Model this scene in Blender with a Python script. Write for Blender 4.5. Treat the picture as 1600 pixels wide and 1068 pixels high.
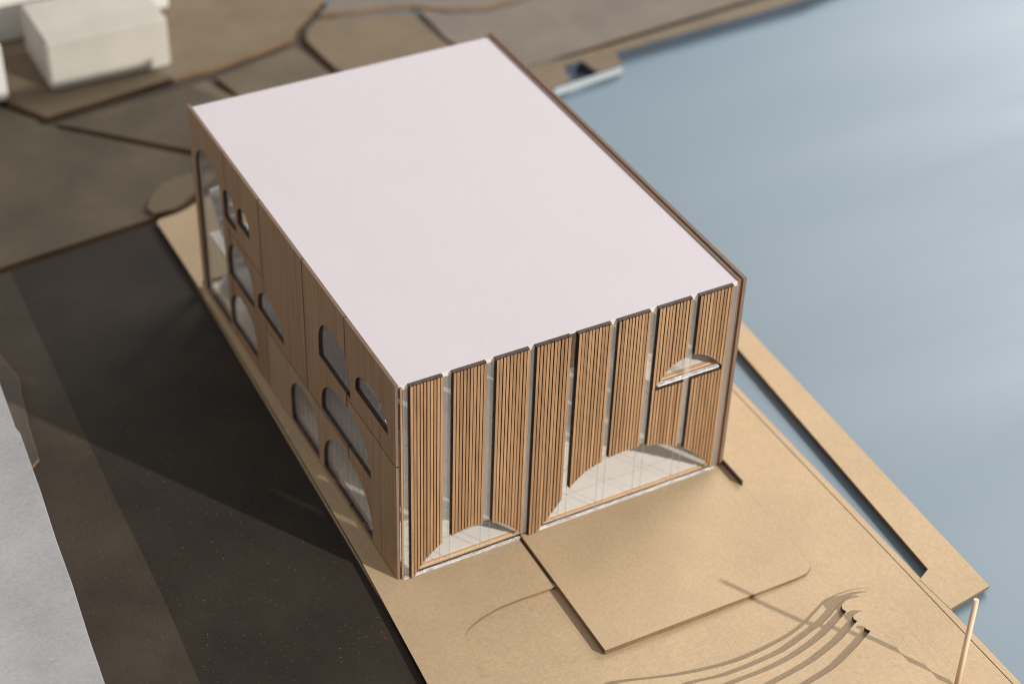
import bpy, bmesh, math, random
from mathutils import Vector, Matrix
from mathutils.geometry import tessellate_polygon
random.seed(7)
S = 0.01                                   # all lengths below are centimetres of the real model
for o in list(bpy.data.objects): bpy.data.objects.remove(o, do_unlink=True)
scn = bpy.context.scene
COL = scn.collection

# ------------------------------------------------------------------ camera
CR = ((0.882693, -0.469069, 0.028758), (-0.27185, -0.559569, -0.782931), (0.38334, 0.68327, -0.621444))
CC = (-22.564, -49.2558, 55.6184)
CF = 2870.347                               # focal length in pixels of a 1600 px wide picture
cam = bpy.data.cameras.new('camera'); camo = bpy.data.objects.new('camera', cam); COL.objects.link(camo)
cam.sensor_width = 36; cam.lens = CF/1600*36
cam.clip_start = 0.01; cam.clip_end = 50
rt, dn, fw = (Vector(r) for r in CR)
m = Matrix((( rt.x, -dn.x, -fw.x), (rt.y, -dn.y, -fw.y), (rt.z, -dn.z, -fw.z))).to_4x4()
m.translation = Vector(CC)*S
camo.matrix_world = m
cam.dof.use_dof = True; cam.dof.focus_distance = 0.735; cam.dof.aperture_fstop = 7.1
scn.camera = camo

def px(x, y, z):
    """photo pixel -> point on the level z (cm)"""
    d = (x-800)/CF*rt + (y-534)/CF*dn + fw
    t = (z-CC[2])/d.z
    return (CC[0]+t*d.x, CC[1]+t*d.y)

# ------------------------------------------------------------------ light
w = bpy.data.worlds.new('World'); scn.world = w; w.use_nodes = True
bg = w.node_tree.nodes['Background']; bg.inputs[0].default_value = (1.0, 0.96, 0.93, 1); bg.inputs[1].default_value = 0.43

def aim(o, at):
    d = Vector(at)*S - o.location
    o.rotation_euler = d.to_track_quat('-Z', 'Y').to_euler()
# the gallery spot: low, from the front right
L = bpy.data.lights.new('gallery_spot', 'SPOT'); lo = bpy.data.objects.new('gallery_spot', L); COL.objects.link(lo)
lo.location = Vector((8+0.505*0.913*400, 3-0.863*0.913*400, 0.412*400))*S; aim(lo, (8, 10, 0))
L.energy = 860; L.color = (1.0, 0.95, 0.88); L.shadow_soft_size = 0.032; L.spot_size = math.radians(28); L.spot_blend = 0.4
# soft ceiling light, right and a little behind
L2 = bpy.data.lights.new('ceiling_panel_light', 'AREA'); l2 = bpy.data.objects.new('ceiling_panel_light', L2); COL.objects.link(l2)
l2.location = Vector((8+0.87*215, 8+0.42*215, 115))*S; aim(l2, (12, 10, 0))
L2.shape = 'RECTANGLE'; L2.size = 1.3; L2.size_y = 0.9; L2.energy = 50; L2.color = (1.0, 0.97, 0.95)

scn.render.engine = 'CYCLES'
scn.view_settings.view_transform = 'Standard'; scn.view_settings.look = 'None'
scn.view_settings.exposure = 0; scn.view_settings.gamma = 1
scn.cycles.transparent_max_bounces = 24; scn.cycles.max_bounces = 12; scn.cycles.diffuse_bounces = 6; scn.cycles.filter_width = 1.1

# ------------------------------------------------------------------ materials
def ramp(nt, fac, stops):
    r = nt.nodes.new('ShaderNodeValToRGB'); el = r.color_ramp.elements
    while len(el) < len(stops): el.new(0.5)
    for e, (p, c) in zip(el, stops): e.position = p; e.color = (*c, 1)
    nt.links.new(fac, r.inputs[0]); return r.outputs[0]
def noise(nt, vec, scale, detail=4, rough=0.6, dist=0):
    n = nt.nodes.new('ShaderNodeTexNoise'); n.inputs['Scale'].default_value = scale
    n.inputs['Detail'].default_value = detail; n.inputs['Roughness'].default_value = rough; n.inputs['Distortion'].default_value = dist
    nt.links.new(vec, n.inputs['Vector']); return n.outputs['Fac']
def mapping(nt, sc, rot=(0, 0, 0)):
    tc = nt.nodes.new('ShaderNodeTexCoord'); mp = nt.nodes.new('ShaderNodeMapping')
    mp.inputs['Scale'].default_value = sc; mp.inputs['Rotation'].default_value = rot
    nt.links.new(tc.outputs['Object'], mp.inputs['Vector']); return mp.outputs[0]
def mixc(nt, a, b, f, mode='MIX'):
    x = nt.nodes.new('ShaderNodeMix'); x.data_type = 'RGBA'; x.blend_type = mode
    for s, v in ((x.inputs['Factor'], f), (x.inputs['A'], a), (x.inputs['B'], b)):
        if isinstance(v, (int, float)): s.default_value = v
        elif isinstance(v, tuple): s.default_value = (*v, 1)
        else: nt.links.new(v, s)
    return x.outputs['Result']
def math_(nt, op, a, b):
    x = nt.nodes.new('ShaderNodeMath'); x.operation = op
    for s, v in zip(x.inputs, (a, b)):
        if isinstance(v, (int, float)): s.default_value = v
        else: nt.links.new(v, s)
    return x.outputs[0]
def mat(name):
    M_ = bpy.data.materials.new(name); M_.use_nodes = True
    nt = M_.node_tree; return M_, nt, nt.nodes['Principled BSDF']
def bump(nt, b, h, strength, dist):
    n = nt.nodes.new('ShaderNodeBump'); n.inputs['Strength'].default_value = strength; n.inputs['Distance'].default_value = dist
    nt.links.new(h, n.inputs['Height']); nt.links.new(n.outputs[0], b.inputs['Normal'])

def board_mat(name, c, var=0.16, rough=0.85, specks=None, fibre=0.8, spec=0.3, blotch=0.2, dust=0.62):
    """chipboard: cloudy tone, short fibres, sparse specks"""
    M_, nt, b = mat(name)
    v = mapping(nt, (1, 1, 1)); vf = mapping(nt, (700, 2400, 900), (0, 0, 0.5))
    big = noise(nt, v, 22, 5, 0.6); fine = noise(nt, vf, 1.0, 3, 0.7); mid = noise(nt, v, 500, 3, 0.7)
    lo_ = tuple(x*(1-blotch) for x in c); hi = tuple(min(1, x*(1+blotch)) for x in c)
    col = ramp(nt, big, [(0.3, lo_), (0.7, hi)])
    g = ramp(nt, fine, [(0.25, (1-var*1.5,)*3), (0.5, (1, 1, 1)), (0.75, (1+var,)*3)])
    col = mixc(nt, col, g, fibre, 'MULTIPLY')
    g2 = ramp(nt, mid, [(0.3, (1-var,)*3), (0.7, (1+var*0.6,)*3)])
    col = mixc(nt, col, g2, 0.45, 'MULTIPLY')
    if specks:
        vo = nt.nodes.new('ShaderNodeTexVoronoi'); vo.inputs['Scale'].default_value = 760; nt.links.new(v, vo.inputs['Vector'])
        near = math_(nt, 'LESS_THAN', vo.outputs['Distance'], 0.17)
        sep = nt.nodes.new('ShaderNodeSeparateColor'); nt.links.new(vo.outputs['Color'], sep.inputs[0])
        rare = math_(nt, 'GREATER_THAN', sep.outputs[0], dust)
        col = mixc(nt, col, specks, math_(nt, 'MULTIPLY', math_(nt, 'MULTIPLY', near, rare), 0.55))
    nt.links.new(col, b.inputs['Base Color'])
    b.inputs['Roughness'].default_value = rough; b.inputs['Specular IOR Level'].default_value = spec
    bump(nt, b, fine, 0.25, 0.0003)
    return M_
def wood_mat(name, c, sc=(300, 300, 12), contrast=0.3, rough=0.6, rnd=0.25):
    M_, nt, b = mat(name)
    v = mapping(nt, sc); n1 = noise(nt, v, 1.0, 5, 0.65, 0.6); n2 = noise(nt, mapping(nt, tuple(x*4 for x in sc)), 1.0, 3, 0.7)
    col = ramp(nt, n1, [(0.3, tuple(x*(1-contrast) for x in c)), (0.52, c), (0.75, tuple(min(1, x*(1+contrast*0.7)) for x in c))])
    col = mixc(nt, col, ramp(nt, n2, [(0.3, (0.8,)*3), (0.7, (1.1,)*3)]), 0.7, 'MULTIPLY')
    oi = nt.nodes.new('ShaderNodeObjectInfo')
    col = mixc(nt, col, ramp(nt, oi.outputs['Random'], [(0, (1-rnd, 1-rnd*1.15, 1-rnd*1.3)), (1, (1, 1, 1))]), 1.0, 'MULTIPLY')
    nt.links.new(col, b.inputs['Base Color']); b.inputs['Roughness'].default_value = rough; b.inputs['Specular IOR Level'].default_value = 0.3
    bump(nt, b, n2, 0.2, 0.0002)
    return M_
def clear_mat(name, tint, refl=1.0, rough=0.02, haze=0.0):
    M_, nt, b = mat(name)
    nt.nodes.remove(b); out = nt.nodes['Material Output']
    tr = nt.nodes.new('ShaderNodeBsdfTransparent'); tr.inputs[0].default_value = (*tint, 1)
    gl = nt.nodes.new('ShaderNodeBsdfGlossy'); gl.inputs['Roughness'].default_value = rough
    fr = nt.nodes.new('ShaderNodeFresnel'); fr.inputs[0].default_value = 1.45
    ge_ = nt.nodes.new('ShaderNodeNewGeometry')
    f = math_(nt, 'MULTIPLY', math_(nt, 'MULTIPLY', fr.outputs[0], refl), math_(nt, 'SUBTRACT', 1.0, ge_.outputs['Backfacing']))
    mx = nt.nodes.new('ShaderNodeMixShader'); nt.links.new(f, mx.inputs[0]); nt.links.new(tr.outputs[0], mx.inputs[1]); nt.links.new(gl.outputs[0], mx.inputs[2])
    sh = mx.outputs[0]
    if haze:
        df = nt.nodes.new('ShaderNodeBsdfDiffuse'); df.inputs[0].default_value = (0.8, 0.78, 0.76, 1)
        m2 = nt.nodes.new('ShaderNodeMixShader'); m2.inputs[0].default_value = haze
        nt.links.new(sh, m2.inputs[1]); nt.links.new(df.outputs[0], m2.inputs[2]); sh = m2.outputs[0]
    nt.links.new(sh, out.inputs[0])
    return M_
MT = {}
MT['kraft'] = board_mat('kraft_board', (0.50, 0.375, 0.238), specks=(0.30, 0.18, 0.09), dust=0.93, blotch=0.07)
MT['kraft_dim'] = board_mat('brown_board_light', (0.165, 0.128, 0.085), blotch=0.15)
MT['brown'] = board_mat('brown_board', (0.115, 0.094, 0.064), blotch=0.22, specks=(0.6, 0.55, 0.5), dust=0.97)
MT['greybrown'] = board_mat('grey_brown_board', (0.17, 0.145, 0.12), blotch=0.15)
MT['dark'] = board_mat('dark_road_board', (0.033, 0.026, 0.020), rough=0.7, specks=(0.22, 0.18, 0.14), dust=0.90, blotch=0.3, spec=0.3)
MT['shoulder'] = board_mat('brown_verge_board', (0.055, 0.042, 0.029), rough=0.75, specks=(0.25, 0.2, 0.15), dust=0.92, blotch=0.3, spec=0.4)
MT['offcut'] = board_mat('greyish_card', (0.10, 0.085, 0.07), blotch=0.3)
MT['pale_blue'] = board_mat('pale_blue_foam', (0.36, 0.40, 0.42), blotch=0.05)
MT['quay_face'] = board_mat('slate_blue_card', (0.055, 0.072, 0.095), blotch=0.1)  # dark blue side colour stands in for the soft shade below the quay
MT['scorch'] = board_mat('scorched_edge', (0.085, 0.055, 0.034), blotch=0.3)
MT['burnt'] = board_mat('laser_burnt_edge', (0.20, 0.125, 0.065), blotch=0.35)
MT['black_edge'] = board_mat('charred_edge', (0.025, 0.018, 0.013), blotch=0.4)
MT['base'] = board_mat('dark_base_board', (0.085, 0.066, 0.05), blotch=0.2)
MT['veneer'] = wood_mat('walnut_veneer', (0.42, 0.27, 0.16), (420, 420, 10), 0.26, rnd=0.14)
MT['veneer_pale'] = wood_mat('pale_veneer', (0.46, 0.31, 0.20), (260, 260, 10), 0.14, rnd=0.05)
MT['veneer_edge'] = wood_mat('veneer_edge', (0.22, 0.15, 0.11), (900, 900, 60), 0.25)
MT['slat'] = wood_mat('cedar_slat', (0.385, 0.23, 0.122), (500, 500, 25), 0.30, rnd=0.26)
MT['char'] = wood_mat('charred_wood', (0.095, 0.066, 0.048), (700, 700, 300), 0.6)
MT['dowel'] = wood_mat('pale_dowel', (0.78, 0.60, 0.43), (600, 600, 30), 0.12)
MT['white_floor'] = board_mat('white_card', (0.90, 0.87, 0.82), blotch=0.03, var=0.04)
MT['pale_edge'] = board_mat('pale_slab_edge', (0.75, 0.66, 0.64), blotch=0.05, var=0.05)
MT['tan_edge'] = board_mat('tan_strip', (0.78, 0.52, 0.31), blotch=0.06, var=0.08)
MT['roof'] = board_mat('roof_card', (0.565, 0.527, 0.562), blotch=0.012, var=0.03, rough=0.9, specks=(0.5, 0.42, 0.4), dust=0.975)
MT['foam'] = board_mat('plaster_block', (0.47, 0.45, 0.40), blotch=0.10, var=0.08)
MT['grey'] = board_mat('grey_plaster', (0.36, 0.365, 0.375), blotch=0.13, var=0.16)
MT['white'] = board_mat('white_foam', (0.62, 0.61, 0.58), blotch=0.04, var=0.05)
MT['acrylic'] = clear_mat('clear_acrylic', (0.992, 0.992, 0.99), 0.2, 0.03, 0.01)
MT['strip'] = clear_mat('hazy_acrylic_strip', (0.95, 0.95, 0.94), 0.9, 0.10, 0.13)
MT['pane'] = clear_mat('window_acrylic', (0.96, 0.96, 0.95), 1.2, 0.06, 0.10)
MT['score'] = clear_mat('scored_line', (0.55, 0.55, 0.55), 0.6, 0.3, 0.22)
def sparkle():
    M_, nt, b = mat('cut_acrylic_edge')
    v = mapping(nt, (260, 900, 900)); n = noise(nt, v, 1.0, 4, 0.7)
    nt.links.new(ramp(nt, n, [(0.32, (0.55, 0.53, 0.51)), (0.55, (0.97, 0.97, 0.98))]), b.inputs['Base Color'])  # near-white mottling imitates glints on the clear edge
    b.inputs['Roughness'].default_value = 0.18; b.inputs['Specular IOR Level'].default_value = 1.0
    bump(nt, b, n, 0.9, 0.002); return M_
MT['sparkle'] = sparkle()
def water_mat():
    M_, nt, b = mat('water_sheet')
    n = noise(nt, mapping(nt, (3.0, 6.0, 3.0), (0, 0, 0.5)), 1.0, 3, 0.5)
    nt.links.new(ramp(nt, n, [(0.3, (0.142, 0.205, 0.258)), (0.7, (0.168, 0.23, 0.283))]), b.inputs['Base Color'])
    n2 = noise(nt, mapping(nt, (1.6, 11, 5), (0, 0, 0.42)), 1.0, 3, 0.5)
    nt.links.new(ramp(nt, n2, [(0.35, (0.48,)*3), (0.65, (0.58,)*3)]), b.inputs['Roughness'])
    b.inputs['Specular IOR Level'].default_value = 0.5
    bump(nt, b, noise(nt, mapping(nt, (1, 1, 1)), 2200, 2, 0.6), 0.08, 0.0002)
    return M_
MT['water'] = water_mat()

# ------------------------------------------------------------------ mesh helpers
def link(name, bm, mats, parent=None, smooth=False):
    me = bpy.data.meshes.new(name); bm.to_mesh(me); bm.free()
    for k in (mats if isinstance(mats, (list, tuple)) else [mats]): me.materials.append(MT[k])
    if smooth:
        for p in me.polygons: p.use_smooth = True
    o = bpy.data.objects.new(name, me); COL.objects.link(o)
    if parent is not None: o.parent = parent
    return o
def tag(o, label, cat=None, group=None, kind=None):
    o['label'] = label
    if cat: o['category'] = cat
    if group: o['group'] = group
    if kind: o['kind'] = kind
    return o
def empty(name, loc):
    e = bpy.data.objects.new(name, None); COL.objects.link(e); e.location = Vector(loc)*S; e.empty_display_size = 0.01; return e
def box(bm, x0, x1, y0, y1, z0, z1, off=(0, 0, 0)):
    ox, oy, oz = off
    v = [bm.verts.new(((x-ox)*S, (y-oy)*S, (z-oz)*S)) for x in (x0, x1) for y in (y0, y1) for z in (z0, z1)]
    fs = [(0, 1, 3, 2), (4, 6, 7, 5), (0, 4, 5, 1), (2, 3, 7, 6), (0, 2, 6, 4), (1, 5, 7, 3)]
    return [bm.faces.new([v[i] for i in f]) for f in fs]
def prism_xz(bm, poly, y0, y1, off=(0, 0, 0)):
    """poly of (x,z), extruded in y; y0 is the front"""
    ox, oy, oz = off
    a = [bm.verts.new(((x-ox)*S, (y0-oy)*S, (z-oz)*S)) for x, z in poly]
    b = [bm.verts.new(((x-ox)*S, (y1-oy)*S, (z-oz)*S)) for x, z in poly]
    n = len(poly); fr = bm.faces.new(a); bm.faces.new(b[::-1])
    for i in range(n): f = bm.faces.new((a[(i+1) % n], a[i], b[i], b[(i+1) % n])); f.material_index = 1
    return fr
def fix(bm): bmesh.ops.recalc_face_normals(bm, faces=bm.faces[:])
def sheet(name, poly, z1, thick, top, side='burnt', bev=0.0, off=(0, 0, 0), parent=None, zf=None):
    """a cut board: outline of (x,y), top at z1, side faces in the burnt tone"""
    bm = bmesh.new(); ox, oy, oz = off
    z = lambda x, y, dz: ((zf(x, y) if zf else z1)+dz-oz)*S
    a = [bm.verts.new(((x-ox)*S, (y-oy)*S, z(x, y, 0))) for x, y in poly]
    b = [bm.verts.new(((x-ox)*S, (y-oy)*S, z(x, y, -thick))) for x, y in poly]
    n = len(poly)
    for tri in tessellate_polygon([[Vector((x, y, 0)) for x, y in poly]]):
        bm.faces.new([a[i] for i in tri]); bm.faces.new([b[i] for i in tri[::-1]])
    for i in range(n): f = bm.faces.new((a[(i+1) % n], a[i], b[i], b[(i+1) % n])); f.material_index = 1
    fix(bm)
    if bev:
        bmesh.ops.bevel(bm, geom=[e for e in bm.edges if len({f.material_index for f in e.link_faces}) == 2 and e.verts[0].co.z > -1e9],
                        offset=bev*S, segments=1, affect='EDGES', material=1)
    return link(name, bm, [top, side], parent)
def smooth_line(p, n=6):
    out = []
    for i in range(len(p)-1):
        p0, p1, p2, p3 = p[max(i-1, 0)], p[i], p[i+1], p[min(i+2, len(p)-1)]
        for k in range(n):
            t = k/n
            out.append(tuple(0.5*((2*b)+(-a+c)*t+(2*a-5*b+4*c-d)*t*t+(-a+3*b-3*c+d)*t**3) for a, b, c, d in zip(p0, p1, p2, p3)))
    out.append(tuple(p[-1])); return out
PX = lambda pts, z: [px(x, y, z) for x, y in pts]

# ------------------------------------------------------------------ the setting
WZ = -0.43
bm = bmesh.new(); box(bm, -60, 120, -60, 140, -3.0, -1.0)
tag(link('table', bm, 'base'), 'dark table board under the whole model', 'table', kind='structure')
bm = bmesh.new(); box(bm, 17.5, 110, -55, 130, -0.95, WZ)
tag(link('water', bm, 'water'), 'smooth blue grey sheet standing for the water', 'water', kind='structure')
bm = bmesh.new(); box(bm, -58, 17.4, -55, 130, -0.95, -0.52)
tag(link('ground', bm, 'base'), 'dark base board below the brown site boards', 'ground', kind='structure')

# bent kraft sheet of the site
def ss(x, a, b): t = max(0, min(1, (x-a)/(b-a))); return t*t*(3-2*t)
def zs(x): return -0.28+0.16*ss(x, 8, 16.0)
bm = bmesh.new()
left = smooth_line([px(x, y, -.3) for x, y in ((245, 345), (310, 445), (560, 868), (665, 1062), (700, 1130))], 8)
xs = [0, .3, .42, .5, .55, .6, .65, .7, .75, .8, .85, .9, 1.0]
rows = []
for i in range(15):
    y = 29.0-i*49/14
    xl = -1.35 + (y+5.5)*0.031 + 0.15
    xr = 19.52
    rows.append([(xl+(xr-xl)*t, y) for t in xs])
top = [[bm.verts.new((x*S, y*S, zs(x)*S)) for x, y in r] for r in rows]
bot = [[bm.verts.new((x*S, y*S, (zs(x)-.18)*S)) for x, y in r] for r in rows]
for g in (top, bot):
    for i in range(14):
        for j in range(len(xs)-1): bm.faces.new((g[i][j], g[i][j+1], g[i+1][j+1], g[i+1][j]))
nx = len(xs)-1
ring = [(0, j) for j in range(nx)]+[(i, nx) for i in range(14)]+[(14, j) for j in range(nx, 0, -1)]+[(i, 0) for i in range(14, 0, -1)]
for k in range(len(ring)):
    (a, b), (c, d) = ring[k], ring[(k+1) % len(ring)]
    f = bm.faces.new((top[a][b], top[c][d], bot[c][d], bot[a][b])); f.material_index = 1
fix(bm)
tag(link('ground', bm, ['kraft', 'burnt']), 'tan kraft board sheet under plaza and terraces, gently bent', 'ground', kind='structure')

# thin border strip along the water edge
sheet_edge = [(19.56, 30), (19.56, -21), (19.86, -21), (19.86, 30)]
tag(sheet('quay_border', sheet_edge, -0.115, 0.6, 'kraft', 'burnt'), 'narrow tan strip along the water edge of the kraft site', 'quay', kind='structure')

# near board left of the plaza, one layer up
cont = [(873, 913), (850, 922), (815, 934), (780, 948), (752, 964), (735, 978), (727, 992), (732, 1010), (744, 1034), (755, 1075), (765, 1130)]
cl = smooth_line(PX(cont, -.12), 4)
lb = PX([(245, 347), (310, 447), (435, 655), (560, 868), (665, 1062), (700, 1130)], -.12)
poly = [(5.70, 0.10)]+[(5.70, -3.0)]+cl[1:]+lb[::-1]+PX([(250, 342), (275, 334), (292, 326), (325, 306), (380, 290)], -.12)+[(9, 23.3), (0.02, 23.2), (0.02, 0.10)]
poly[0] = (5.70, 0.0); poly[-1] = (0.02, 0.0)
poly[-2] = (-0.02, 23.2); poly[-1] = (-0.02, 0.0)
fp = sheet('footpath', poly, -0.12, 0.13, 'kraft', 'black_edge')
fp.data.materials.append(MT['burnt'])
for p in fp.data.polygons:
    if p.material_index == 1 and p.center.x > 0.004 and p.center.y < -.028: p.material_index = 2
tag(fp, 'tan kraft board strip along the wooden side wall and front left corner', 'path', kind='structure')

# plaza board
pz = [(5.80, -0.02), (5.74, -7.40), (15.0, -7.50), (15.6, -7.46), (15.95, -7.25), (16.12, -6.9), (16.16, -6.4), (16.16, -0.02)]
tag(sheet('plaza', pz, 0.0, 0.25, 'kraft', 'burnt', bev=.02), 'raised tan kraft board plaza in front of the large arch', 'plaza', kind='structure')

# road and verge on the left
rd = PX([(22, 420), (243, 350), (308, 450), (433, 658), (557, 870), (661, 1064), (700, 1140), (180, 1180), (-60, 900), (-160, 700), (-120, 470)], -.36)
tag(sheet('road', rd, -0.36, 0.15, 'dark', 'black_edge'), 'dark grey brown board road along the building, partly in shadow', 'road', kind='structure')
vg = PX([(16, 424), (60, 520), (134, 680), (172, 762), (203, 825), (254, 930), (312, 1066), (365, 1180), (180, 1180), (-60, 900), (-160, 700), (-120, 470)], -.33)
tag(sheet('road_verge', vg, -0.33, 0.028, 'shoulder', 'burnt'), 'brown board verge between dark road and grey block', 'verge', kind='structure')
# strip lying beside the grey block
st = PX([(-10, 540), (30, 590), (33, 612), (46, 668), (61, 716), (49, 730), (20, 690), (-30, 640)], -.15)
tag(sheet('card_offcut', st, -0.15, 0.16, 'offcut', 'burnt', bev=.02), 'small brown card strip with pale edge beside the grey block', 'card')

# boards behind
def back(name, pts, z, mt, label, cat, rounded=False, side='burnt', th=0.3):
    p = PX(pts, z)
    return tag(sheet(name, p, z, th, mt, side), label, cat, kind='structure')
back('pavement', [(-60, 168), (0, 170), (70, 197), (296, 243), (330, 252), (300, 268), (248, 296), (233, 318), (238, 333), (243, 339), (0, 418), (-60, 440)], -.22, 'brown', 'blurred brown board beyond the dark road, left of the building', 'board')
back('pavement', [(241, 333), (273, 326), (284, 319), (306, 299), (350, 268), (296, 270), (255, 285), (235, 308), (230, 324)], -.02, 'kraft_dim', 'blurred small rounded brown board lapping onto the tan strip behind the building', 'board')
back('pavement', [(88, 193), (322, 128), (362, 150), (430, 190), (330, 240)], -.20, 'brown', 'blurred brown wedge of board behind the far corner of the building', 'board')
back('pavement', [(-60, 150), (0, 168), (62, 190), (0, 212), (-60, 232)], -.20, 'brown', 'blurred small brown wedge of board at the left picture edge', 'board')
back('pavement', [(-160, 150), (-60, 140), (0, 153), (74, 183), (280, 119), (330, 107), (455, 61), (463, 42), (482, 22), (540, -40), (0, -160), (-200, 0)], -.15, 'kraft_dim', 'blurred brown board under the white block', 'board')
back('pavement', [(338, 121), (461, 73), (512, 112), (500, 150), (400, 170), (370, 146)], -.18, 'brown', 'blurred brown board piece right behind the roof edge', 'board')
back('pavement', [(478, 62), (480, 46), (496, 31), (642, 19), (690, 62), (780, 130), (620, 160), (524, 106)], -.18, 'kraft_dim', 'blurred lighter tan board piece behind the roof', 'board')
back('pavement', [(655, 16), (700, 24), (760, 20), (900, -20), (1400, -190), (1500, -160), (1235, -22), (960, 62), (880, 88), (830, 110), (760, 100), (697, 60)], -.12, 'greybrown', 'blurred grey brown board along the far quay', 'board')
back('pavement', [(500, 22), (640, 8), (700, 14), (760, 10), (900, -30), (1200, -140), (600, -90)], -.10, 'greybrown', 'blurred grey brown board at the top edge of the picture', 'board')
# far quay
q = PX([(700, 140), (780, 118), (858, 98), (960, 70), (1235, -12), (1500, -150), (1520, -110), (1262, -2), (962, 82), (972, 101), (934, 113), (908, 95), (880, 104), (892, 126), (868, 136), (820, 160)], .3)
q = [(x, y) for x, y in q]
tag(sheet('far_quay', q, 0.3, 0.72, 'kraft_dim', 'quay_face'), 'blurred tan board quay edge across the water', 'quay', kind='structure')
tag(sheet('quay_wall', [px(866, 140, .25), px(973, 104, .25), px(972, 102.2, .25), px(866, 137.7, .25)], 0.22, 0.45, 'pale_blue', 'pale_blue'), 'blurred white foam edge below the far tan quay', 'quay', kind='structure')

# pier in the water
pin = PX([(1060, 430), (1150, 541), (1450, 889), (1437, 905), (1485, 951), (1546, 915), (1160, 504), (1090, 420)], -.12)
pier = empty('pier', (*pin[4], WZ)); po = (*pin[4], WZ)
sheet('deck', pin, -0.10, 0.16, 'kraft', 'burnt', off=po, parent=pier)
ins = [(x*0.995+0.10, y+0.02) for x, y in pin]
cx = sum(p[0] for p in pin)/8; cy = sum(p[1] for p in pin)/8
d2 = PX([(1062, 430), (1152, 541), (1450.5, 887), (1440, 905), (1486, 949), (1543, 914), (1158, 505), (1092, 422)], -.30)
sheet('lower_layer', d2, -0.265, 0.16, 'kraft', 'black_edge', off=po, parent=pier)
tag(pier, 'long tan kraft board pier lying beside the site on the blue water', 'pier')

# ------------------------------------------------------------------ terraced mound
def z8(a): return [(960+x*.3125, 900+y*.3125) for x, y in a]
def z6(a): return [(1100+x*.3446, 700+y*.3446) for x, y in a]
edges = [
 z8([(-40, 560), (0, 540), (60, 523), (300, 495), (480, 460), (650, 410), (850, 310), (950, 235), (1050, 130), (1130, 85), (1220, 60), (1300, 57), (1370, 85), (1450, 150), (1520, 230), (1600, 330), (1750, 520), (1900, 700)]),
 z8([(250, 590), (400, 530), (550, 495), (700, 440), (850, 370), (950, 300), (1060, 215), (1118, 145), (1155, 108), (1220, 82), (1300, 77), (1370, 104), (1450, 172), (1525, 262), (1620, 385), (1800, 610)]),
 z8([(400, 620), (600, 532), (760, 470), (900, 400), (1040, 300), (1120, 218), (1158, 175), (1138, 161), (1134, 142), (1158, 118), (1200, 104), (1260, 98), (1340, 125), (1430, 210), (1520, 320), (1640, 470), (1800, 660)]),
 z8([(580, 650), (790, 538), (880, 490), (1000, 420), (1120, 325), (1180, 258), (1212, 222), (1196, 213), (1190, 198), (1212, 180), (1250, 170), (1320, 188), (1400, 260), (1490, 370), (1600, 490), (1740, 660)]),
 z8([(780, 660), (970, 538), (1050, 490), (1120, 440), (1215, 345), (1250, 305), (1279, 272), (1263, 264), (1250, 256), (1258, 249), (1275, 248), (1310, 258), (1370, 300), (1440, 390), (1530, 485), (1680, 640)]),
]
MB_ = (15.0, -13.0, -0.2)
mound = empty('terraced_mound', MB_)
for k, e in enumerate(edges):
    zt = -0.06+0.18*k
    pts = PX(e, zt)
    sharp = 6 if k >= 2 else 99
    sm = smooth_line(pts[:7] if k >= 2 else pts, 5)
    if k >= 2: sm = sm+[pts[7]]+smooth_line(pts[8:], 5)
    sm = sm+[(sm[-1][0]-1.0, -24.0), (sm[0][0]+1.5, -24.0)]
    sheet('terrace_step', sm, zt, 0.20 if k == 0 else 0.179, 'kraft', 'scorch', off=MB_, parent=mound, bev=.016)
tag(mound, 'curved stack of tan kraft terraces at the bottom of the picture', 'terraces')

# dowel
dx0, dy0 = 17.15, -15.45
tip = (17.35, -15.10, 4.75)
bm = bmesh.new()
ax = Vector((tip[0]-dx0, tip[1]-dy0, tip[2]+0.1)); ln = ax.length
r = bmesh.ops.create_cone(bm, cap_ends=True, segments=24, radius1=.118*S, radius2=.11*S, depth=ln*S)
bmesh.ops.translate(bm, verts=bm.verts[:], vec=(0, 0, ln*S/2))
bmesh.ops.bevel(bm, geom=[e for e in bm.edges if all(v.co.z > ln*S*.9 for v in e.verts)], offset=.02*S, segments=2, affect='EDGES')
dow = link('dowel', bm, 'dowel', smooth=False)
for p in dow.data.polygons: p.use_smooth = abs(p.normal.z) < .5
dow.location = Vector((dx0, dy0, -0.06))*S; dow.rotation_euler = ax.to_track_quat('Z', 'Y').to_euler()
tag(dow, 'thin pale wooden stick standing upright at the lower right', 'stick')

# ------------------------------------------------------------------ blocks
def block(name, x0, x1, y0, y1, z0, z1, mt, label, bev=.12):
    bm = bmesh.new(); cx, cy = (x0+x1)/2, (y0+y1)/2
    box(bm, x0, x1, y0, y1, z0, z1, (cx, cy, z0)); fix(bm)
    bmesh.ops.bevel(bm, geom=bm.edges[:], offset=bev*S, segments=3, affect='EDGES')
    o = link(name, bm, mt); o.location = Vector((cx, cy, z0))*S
    return tag(o, label, 'block')
block('plaster_block', -1.28, 5.98, 44.35, 49.6, -.148, 3.0, 'foam', 'blurred off white plaster block with flat top, nearest at the upper left')
block('plaster_block', -14, 8.3, 51.2, 62, -.148, 6.0, 'white', 'bright white block behind the smaller off white block', .1)
block('plaster_block', -9.0, -3.75, 44.5, 50.0, -.148, 3.4, 'white', 'white block just cut by the left picture edge', .1)
gz = 2.6
ge = PX([(-40, 505), (0, 600), (24, 667), (31, 675), (50, 729), (62, 762), (87, 840), (113, 912), (138, 992), (163, 1065), (205, 1180)], gz)
gp = ge+[(-22, ge[-1][1]), (-22, ge[0][1])]
gob = sheet('grey_block', gp, gz, gz+.47, 'grey', 'grey', bev=.03)
tag(gob, 'pale grey plaster block top at the lower left corner', 'block')

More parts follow.
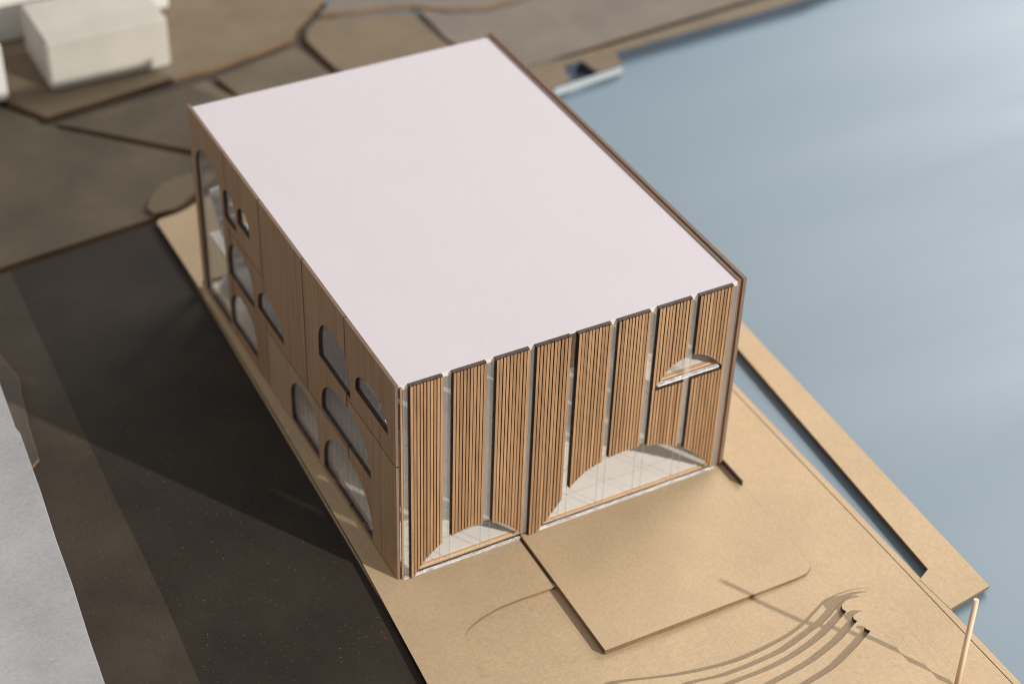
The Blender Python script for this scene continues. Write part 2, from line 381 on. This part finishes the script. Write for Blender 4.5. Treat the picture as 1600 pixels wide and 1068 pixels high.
# ------------------------------------------------------------------ the building
W, D, H = 16.0, 22.9, 10.4
BO = (8.0, 11.5, 0.0)
B = empty('model_building', BO)
tag(B, 'wooden model building with pale pink roof, slatted front and arched windows', 'model building')
def part(name, boxes, mt, label=None, parent=None, kind=None):
    bm = bmesh.new()
    for b in boxes: box(bm, *b, off=BO)
    fix(bm); o = link(name, bm, mt, parent or B)
    if label: o['label'] = label
    if kind: o['kind'] = kind
    return o

# foundation and floors
part('foundation', [(0.24, 15.70, 0.14, 22.65, -0.12, -0.004)], 'kraft')
part('floor', [(0.36, 15.62, 0.31, 22.5, 0.0, 0.06)], 'white_floor', 'off white ground floor behind the arches')
part('floor_edge', [(0.30, 15.62, 0.14, 0.30, 0.0, 0.05)], 'tan_edge')
part('floor', [(0.36, 6.0, 3.2, 22.4, 3.10, 3.28)], 'white_floor')
part('floor', [(6.64, 11.55, 0.30, 9.0, 5.0, 5.2)], 'pale_edge')
part('floor', [(11.6, 15.62, 0.38, 5.0, 5.98, 6.16)], 'white_floor')
part('floor_edge', [(11.6, 15.62, 0.13, 0.36, 5.98, 6.15)], 'tan_edge')
part('floor', [(0.36, 6.4, 0.30, 4.0, 7.70, 7.9)], 'pale_edge')
part('floor', [(7.0, 15.62, 0.30, 6.0, 8.50, 8.74)], 'pale_edge')
part('partition', [(6.5, 6.62, 0.4, 22.4, 0.06, 4.98)], 'white_floor')
part('partition', [(6.5, 6.62, 0.4, 22.4, 5.02, 10.0)], 'white_floor')
part('partition', [(0.40, 6.46, 2.30, 2.40, 2.5, 7.68)], 'white_floor')  # wall added to stop light reaching the side windows and brighten the gaps
part('partition', [(6.66, 15.60, 3.4, 3.5, 3.7, 4.98)], 'white_floor')  # white wall added to catch light and brighten the slat gaps
part('partition', [(6.66, 11.5, 3.4, 3.5, 5.24, 8.48)], 'white_floor')  # upper white wall, likewise added to brighten the gaps
# white steps behind the tall window, standing in for bright reflections
def flight(y0, z0, y1, z1):
    n = 7
    return [(0.4, 1.5, min(y0+(y1-y0)*k/n, y0+(y1-y0)*(k+1)/n), max(y0+(y1-y0)*k/n, y0+(y1-y0)*(k+1)/n)+.05, z0+(z1-z0)*k/n-.2, z0+(z1-z0)*(k+1)/n-.1) for k in range(n)]
part('stair_flight', flight(19.2, 3.3, 21.8, 6.0), 'white_floor')
part('stair_flight', flight(21.8, 6.0, 19.2, 8.0), 'white_floor')
part('stair_flight', flight(21.8, 0.2, 19.2, 3.3), 'white_floor')

# walls
win = {  # y0, y1, base, apex, straight part
 'A': (4.40, 7.68, 6.40, 8.72), 'B': (0.72, 3.86, 7.36, 8.62), 'C': (2.52, 7.62, 3.50, 5.68), 'D': (2.50, 7.66, 0.04, 2.80),
 'E': (8.20, 11.35, 0.02, 2.82), 'F': (11.86, 14.97, 3.90, 5.38), 'G': (18.98, 22.35, 0.04, 8.88), 'H': (17.22, 18.72, 6.65, 8.45),
 'I': (15.47, 16.90, 7.38, 8.52), 'J': (15.50, 18.66, 3.44, 5.76), 'K': (15.50, 18.78, 0.42, 2.78)}
def arch(y0, y1, zb, za, grow=0.0, n=20):
    y0 -= grow; y1 += grow; zb -= grow; za += grow
    c, a = (y0+y1)/2, (y1-y0)/2
    rise = min(a*0.92, (za-zb)*0.82); sp = za-rise
    return [(y0, zb), (y1, zb)]+[(c+a*math.cos(t*math.pi/n), sp+rise*(max(0, math.sin(t*math.pi/n)))**0.9) for t in range(n+1)]
def prism_yz(bm, poly, x0, x1):
    a = [bm.verts.new(((x0-BO[0])*S, (y-BO[1])*S, (z-BO[2])*S)) for y, z in poly]
    b = [bm.verts.new(((x1-BO[0])*S, (y-BO[1])*S, (z-BO[2])*S)) for y, z in poly]
    n = len(poly); bm.faces.new(a); bm.faces.new(b[::-1])
    for i in range(n): bm.faces.new((a[(i+1) % n], a[i], b[i], b[(i+1) % n]))
    fix(bm)
# cutter for all openings
bm = bmesh.new()
for k in win.values(): prism_yz(bm, arch(*k), -0.3, 0.6)
cutter = link('cutter', bm, 'char', B)
panels = [(18.32, 22.9, -.12, H), (14.10, 18.28, 6.22, H), (14.10, 18.28, -.12, 6.18), (9.22, 14.06, 3.34, H), (4.84, 14.06, -.12, 3.30),
          (4.84, 9.18, 3.34, H), (0.0, 4.80, 6.22, H), (0.0, 4.80, -.12, 6.18)]
dg = None
pobs = []
for i, (y0, y1, z0, z1) in enumerate(panels):
    j = 0.012*random.uniform(-1, 1)
    bm = bmesh.new(); box(bm, 0.0+j*.6, 0.14, y0+(.012 if y0 > 0 else 0), y1-(.012 if y1 < 22 else 0), z0+(.012 if z0 > 0 else 0), z1-(.012 if z1 < 10 else 0), BO); fix(bm)
    o = link('wall_panel', bm, ['veneer', 'char'], B)
    md = o.modifiers.new('cut', 'BOOLEAN'); md.object = cutter; md.solver = 'EXACT'; md.operation = 'DIFFERENCE'
    pobs.append((o, (y0, y1, z0, z1)))
bpy.context.view_layer.update()
dg = bpy.context.evaluated_depsgraph_get()
for o, (y0, y1, z0, z1) in pobs:
    me = bpy.data.meshes.new_from_object(o.evaluated_get(dg)); o.modifiers.clear(); o.data = me
    me.materials.clear(); me.materials.append(MT['veneer']); me.materials.append(MT['char']); me.materials.append(MT['veneer_edge'])
    for p in me.polygons:
        c = p.center; y = c.y/S+BO[1]; z = c.z/S
        if abs(p.normal.x) > .7: p.material_index = 0
        elif y < 0.01 or z > H-.01: p.material_index = 2
        else: p.material_index = 1
bpy.data.objects.remove(cutter, do_unlink=True)
pobs[4][0].data.materials[0] = MT['veneer_pale']
pobs[4][0]['label'] = 'paler pinkish low wall panel'
# inner lining hidden behind panels keeps the joints dark
bm = bmesh.new(); box(bm, 0.145, 0.165, 0.3, 22.6, -0.1, 10.0, BO); fix(bm)
lin = link('wall_lining', bm, 'char', B)
bm = bmesh.new()
for k in win.values(): prism_yz(bm, arch(*k, grow=0.02), -0.3, 0.6)
cutter = link('cutter', bm, 'char', B)
md = lin.modifiers.new('cut', 'BOOLEAN'); md.object = cutter; md.solver = 'EXACT'
bpy.context.view_layer.update(); dg = bpy.context.evaluated_depsgraph_get()
me = bpy.data.meshes.new_from_object(lin.evaluated_get(dg)); lin.modifiers.clear(); lin.data = me
bpy.data.objects.remove(cutter, do_unlink=True)
me2 = me.copy(); me2.materials.clear(); me2.materials.append(MT['white_floor'])
inl = bpy.data.objects.new('inner_lining', me2); COL.objects.link(inl); inl.parent = B; inl.location.x = 0.095*S  # white copy of the lining, added to bounce light indoors
part('inner_lining', [(15.66, 15.70, .4, 22.5, .07, 10.0)], 'white_floor')  # white card added on the right to bounce light indoors
for k, (y0, y1, zb, za) in win.items():
    bm = bmesh.new(); prism_yz(bm, arch(y0, y1, zb, za, grow=.05), 0.176, 0.215)
    pn = link('window_pane', bm, 'pane', B)
    bm = bmesh.new(); n = max(2, int((y1-y0)/.52)); c, a = (y0+y1)/2, (y1-y0)/2
    rise = min(a*.92, (za-zb)*.82)
    for i in range(1, n):
        y = y0+(y1-y0)*i/n; zt = za-rise+rise*math.sqrt(max(0, 1-((y-c)/a)**2))
        box(bm, .170, .1752, y-.012, y+.012, zb, zt, BO)
    for zz in (za-rise*.42, za-rise*.5):
        hw = a*math.sqrt(max(0, 1-((zz-za+rise)/rise)**2)); box(bm, .1675, .1695, c-hw, c+hw, zz-.01, zz+.01, BO)
    fix(bm); sc = link('scored_lines', bm, 'score', pn); sc['kind'] = 'stuff'

part('wall', [(15.74, 15.90, -0.02, 22.9, -.10, H+.0)], ['veneer'], 'inner wooden right wall sheet')
part('wall', [(15.96, 16.12, -0.10, 22.9, -.12, H+.06)], ['veneer'], 'outer wooden right wall sheet')
part('back_glazing', [(0.22, 15.72, 22.68, 22.86, -.12, H-.02)], 'acrylic')  # unseen back, made clear so light enters the interior
for o in list(B.children):
    if o.name.startswith('wall') and o.name[:5] in ('wall', 'wall.'):
        o.data.materials.append(MT['veneer_edge'])
        for p in o.data.polygons: p.material_index = 1 if p.normal.z > .9 or p.normal.y < -.9 else 0
part('wall_fin', [(16.13, 16.19, -1.66, -0.02, -.12, 0.26)], ['char'], 'thin charred strip running out from the right front corner')
part('roof', [(0.145, 15.73, -0.0, 22.66, 10.12, 10.36)], 'roof', 'flat pale pinkish white roof')
part('roof_edge', [(0.21, 15.72, -0.012, -0.004, 10.14, 10.345)], 'pale_edge')

# ---- front: clear sheet, scored lines, slat panels
pan = [(0.52, 1.97), (2.39, 3.88), (4.28, 5.80), (6.08, 7.67), (8.00, 9.55), (9.87, 11.42), (11.78, 13.42), (13.76, 15.45)]
AR = [(6.30, -.05), (6.52, .06), (7.13, .78), (7.79, 1.70), (8.15, 2.14), (8.83, 2.66), (9.67, 2.94), (9.98, 3.0), (10.9, 3.07), (11.56, 3.0), (12.66, 2.66), (13.67, 2.1), (14.58, 1.28), (15.47, .12), (15.6, -.02)]
AL = [(0.40, -.25), (0.61, -.06), (1.3, .86), (2.02, 1.42), (2.46, 1.60), (3.08, 1.71), (3.98, 1.66), (4.34, 1.55), (5.02, 1.09), (5.49, .6), (5.86, .08), (5.95, -.05)]
LU = [(12.02, 6.20), (12.29, 6.63), (12.76, 7.08), (13.4, 7.27), (13.92, 7.26), (14.48, 6.99), (14.93, 6.58), (15.24, 6.20)]
def interp(P, x):
    for (a, b), (c, d) in zip(P, P[1:]):
        if a <= x <= c: return b+(d-b)*(x-a)/(c-a)
    return None
AR = smooth_line(AR, 6); AL = smooth_line(AL, 6); LU = smooth_line(LU, 6)
def zbot(x):
    v = interp(AL if x < 6.0 else AR, x)
    return max(-0.10 if x < 6 else 0.004, v if v is not None else 0)
YS0, YS1, YB1 = -0.24, -0.16, -0.004
ZT = 10.36
for pi, (x0, x1) in enumerate(pan):
    n = 10
    pitch = (x1-x0)/n; gap = pitch*0.27
    cols = []
    for k in range(n):
        a = x0+k*pitch; b = a+pitch
        segs = [(zbot(a), zbot(b), ZT, ZT)]
        la, lb_ = interp(LU, a), interp(LU, b)
        if pi >= 6 and (la is not None or lb_ is not None):
            la = la if la is not None else 6.2; lb_ = lb_ if lb_ is not None else 6.2
            segs = [(zbot(a), zbot(b), 5.96, 5.96), (la, lb_, ZT, ZT)]
        cols.append((a, b, segs))
    bm = bmesh.new()
    for a, b, segs in cols:
        for s in segs: prism_xz(bm, [(a, s[0]), (b, s[1]), (b, s[3]), (a, s[2])], YS1, YB1, BO)
    fix(bm)
    for f in bm.faces: f.material_index = 0
    P = link('slat_panel', bm, ['char'], B)
    for a, b, segs in cols:
        for s in segs:
            bm = bmesh.new(); g = gap*random.uniform(.85, 1.15)
            aa, bb = a+g*.5, b-g*.5
            if bb-aa < 0.03: continue
            zt = s[2]-random.uniform(0, .03) if s[2] > 10 else s[2]
            fr = prism_xz(bm, [(aa, s[0]), (bb, s[1]), (bb, zt), (aa, zt)], YS0+random.uniform(-.012, .012), YS1, BO)
            fix(bm)
            for f in bm.faces: f.material_index = 0 if f.normal.y < -.9 else 1
            link('slat', bm, ['slat', 'char'], P)
# clear acrylic sheet standing behind the panels, and the strips that show between them
part('clear_sheet', [(0.30, 15.66, 0.004, 0.12, -0.003, 10.10)], 'acrylic')
gaps = [(0.28, 0.50)]+[(pan[i][1]+.02, pan[i+1][0]-.02) for i in range(7)]+[(15.47, 15.72)]
for i, (a, b) in enumerate(gaps):
    if i == 4: part('clear_strip', [(a, b, -0.10, -0.006, max(zbot(a), 0.1), 8.6)], 'strip'); part('dark_strip', [(a, b, -.10, -.006, 8.62, ZT-.05)], 'char'); continue
    part('clear_strip', [(a, b, -0.12, -0.006, max(zbot(a), zbot(b), 0.0) if 0 < i < 8 else -.08, ZT-.02)], 'strip')
bm = bmesh.new()
for i in range(1, 8):
    a, b = pan[i-1][1], pan[i][0]
    for x in (a-.02, b+.02): box(bm, x-.012, x+.012, -.0035, .0025, 0.02, 10.0, BO)
for z in (1.42, 2.95, 4.3, 5.7, 7.2, 9.0): box(bm, .35, 15.6, -.0045, -.0036, z-.012, z+.012, BO)
fix(bm); o = link('scored_lines', bm, 'score', B); o['kind'] = 'stuff'
# cut lower edge of the sheet, glints painted into its colour
for a, b, z in ((0.25, 5.92, -.10), (6.10, 15.66, 0.003)):
    part('acrylic_foot', [(a, b, -0.14, -0.01, z, z+.04)], 'sparkle', 'cut edge of the clear sheet with glints painted pale')
part('acrylic_ledge', [(12.10, 15.18, -0.19, -0.005, 6.08, 6.15)], 'sparkle', 'clear ledge of the half moon opening with glints painted pale')
part('corner_post', [(0.175, 0.25, -0.10, -0.01, -.1, 10.3)], 'slat')

# dust and lint on the dark boards
bm = bmesh.new(); rr = random.Random(3)
def fleck(x, y, z):
    l = rr.uniform(.008, .028)*(2.2 if rr.random() < .06 else 1); w_ = rr.uniform(.006, .014); a = rr.uniform(0, math.pi)
    ca, sa = math.cos(a), math.sin(a); h = rr.uniform(.003, .008)
    pts = [(-l, -w_*.4), (0, -w_), (l, w_*.2), (l*.2, w_)]
    lo_v = [bm.verts.new(((x+u*ca-v*sa)*S, (y+u*sa+v*ca)*S, z*S)) for u, v in pts]
    tp = bm.verts.new((x*S, y*S, (z+h)*S))
    for i in range(4): bm.faces.new((lo_v[i], lo_v[(i+1) % 4], tp))
for _ in range(420):
    x, y = px(rr.uniform(90, 640), rr.uniform(560, 1068), -.36)
    lim = -1.6+(y+5.5)*0.031
    if x > lim: continue
    vx = -8.75 - (15.0-y)*0.028
    fleck(x, y, -.3585 if x > vx+.5 else -.3285)
fix(bm); d_ = link('dust', bm, 'kraft'); tag(d_, 'pale dust flecks scattered on the dark road boards', 'dust', kind='stuff')
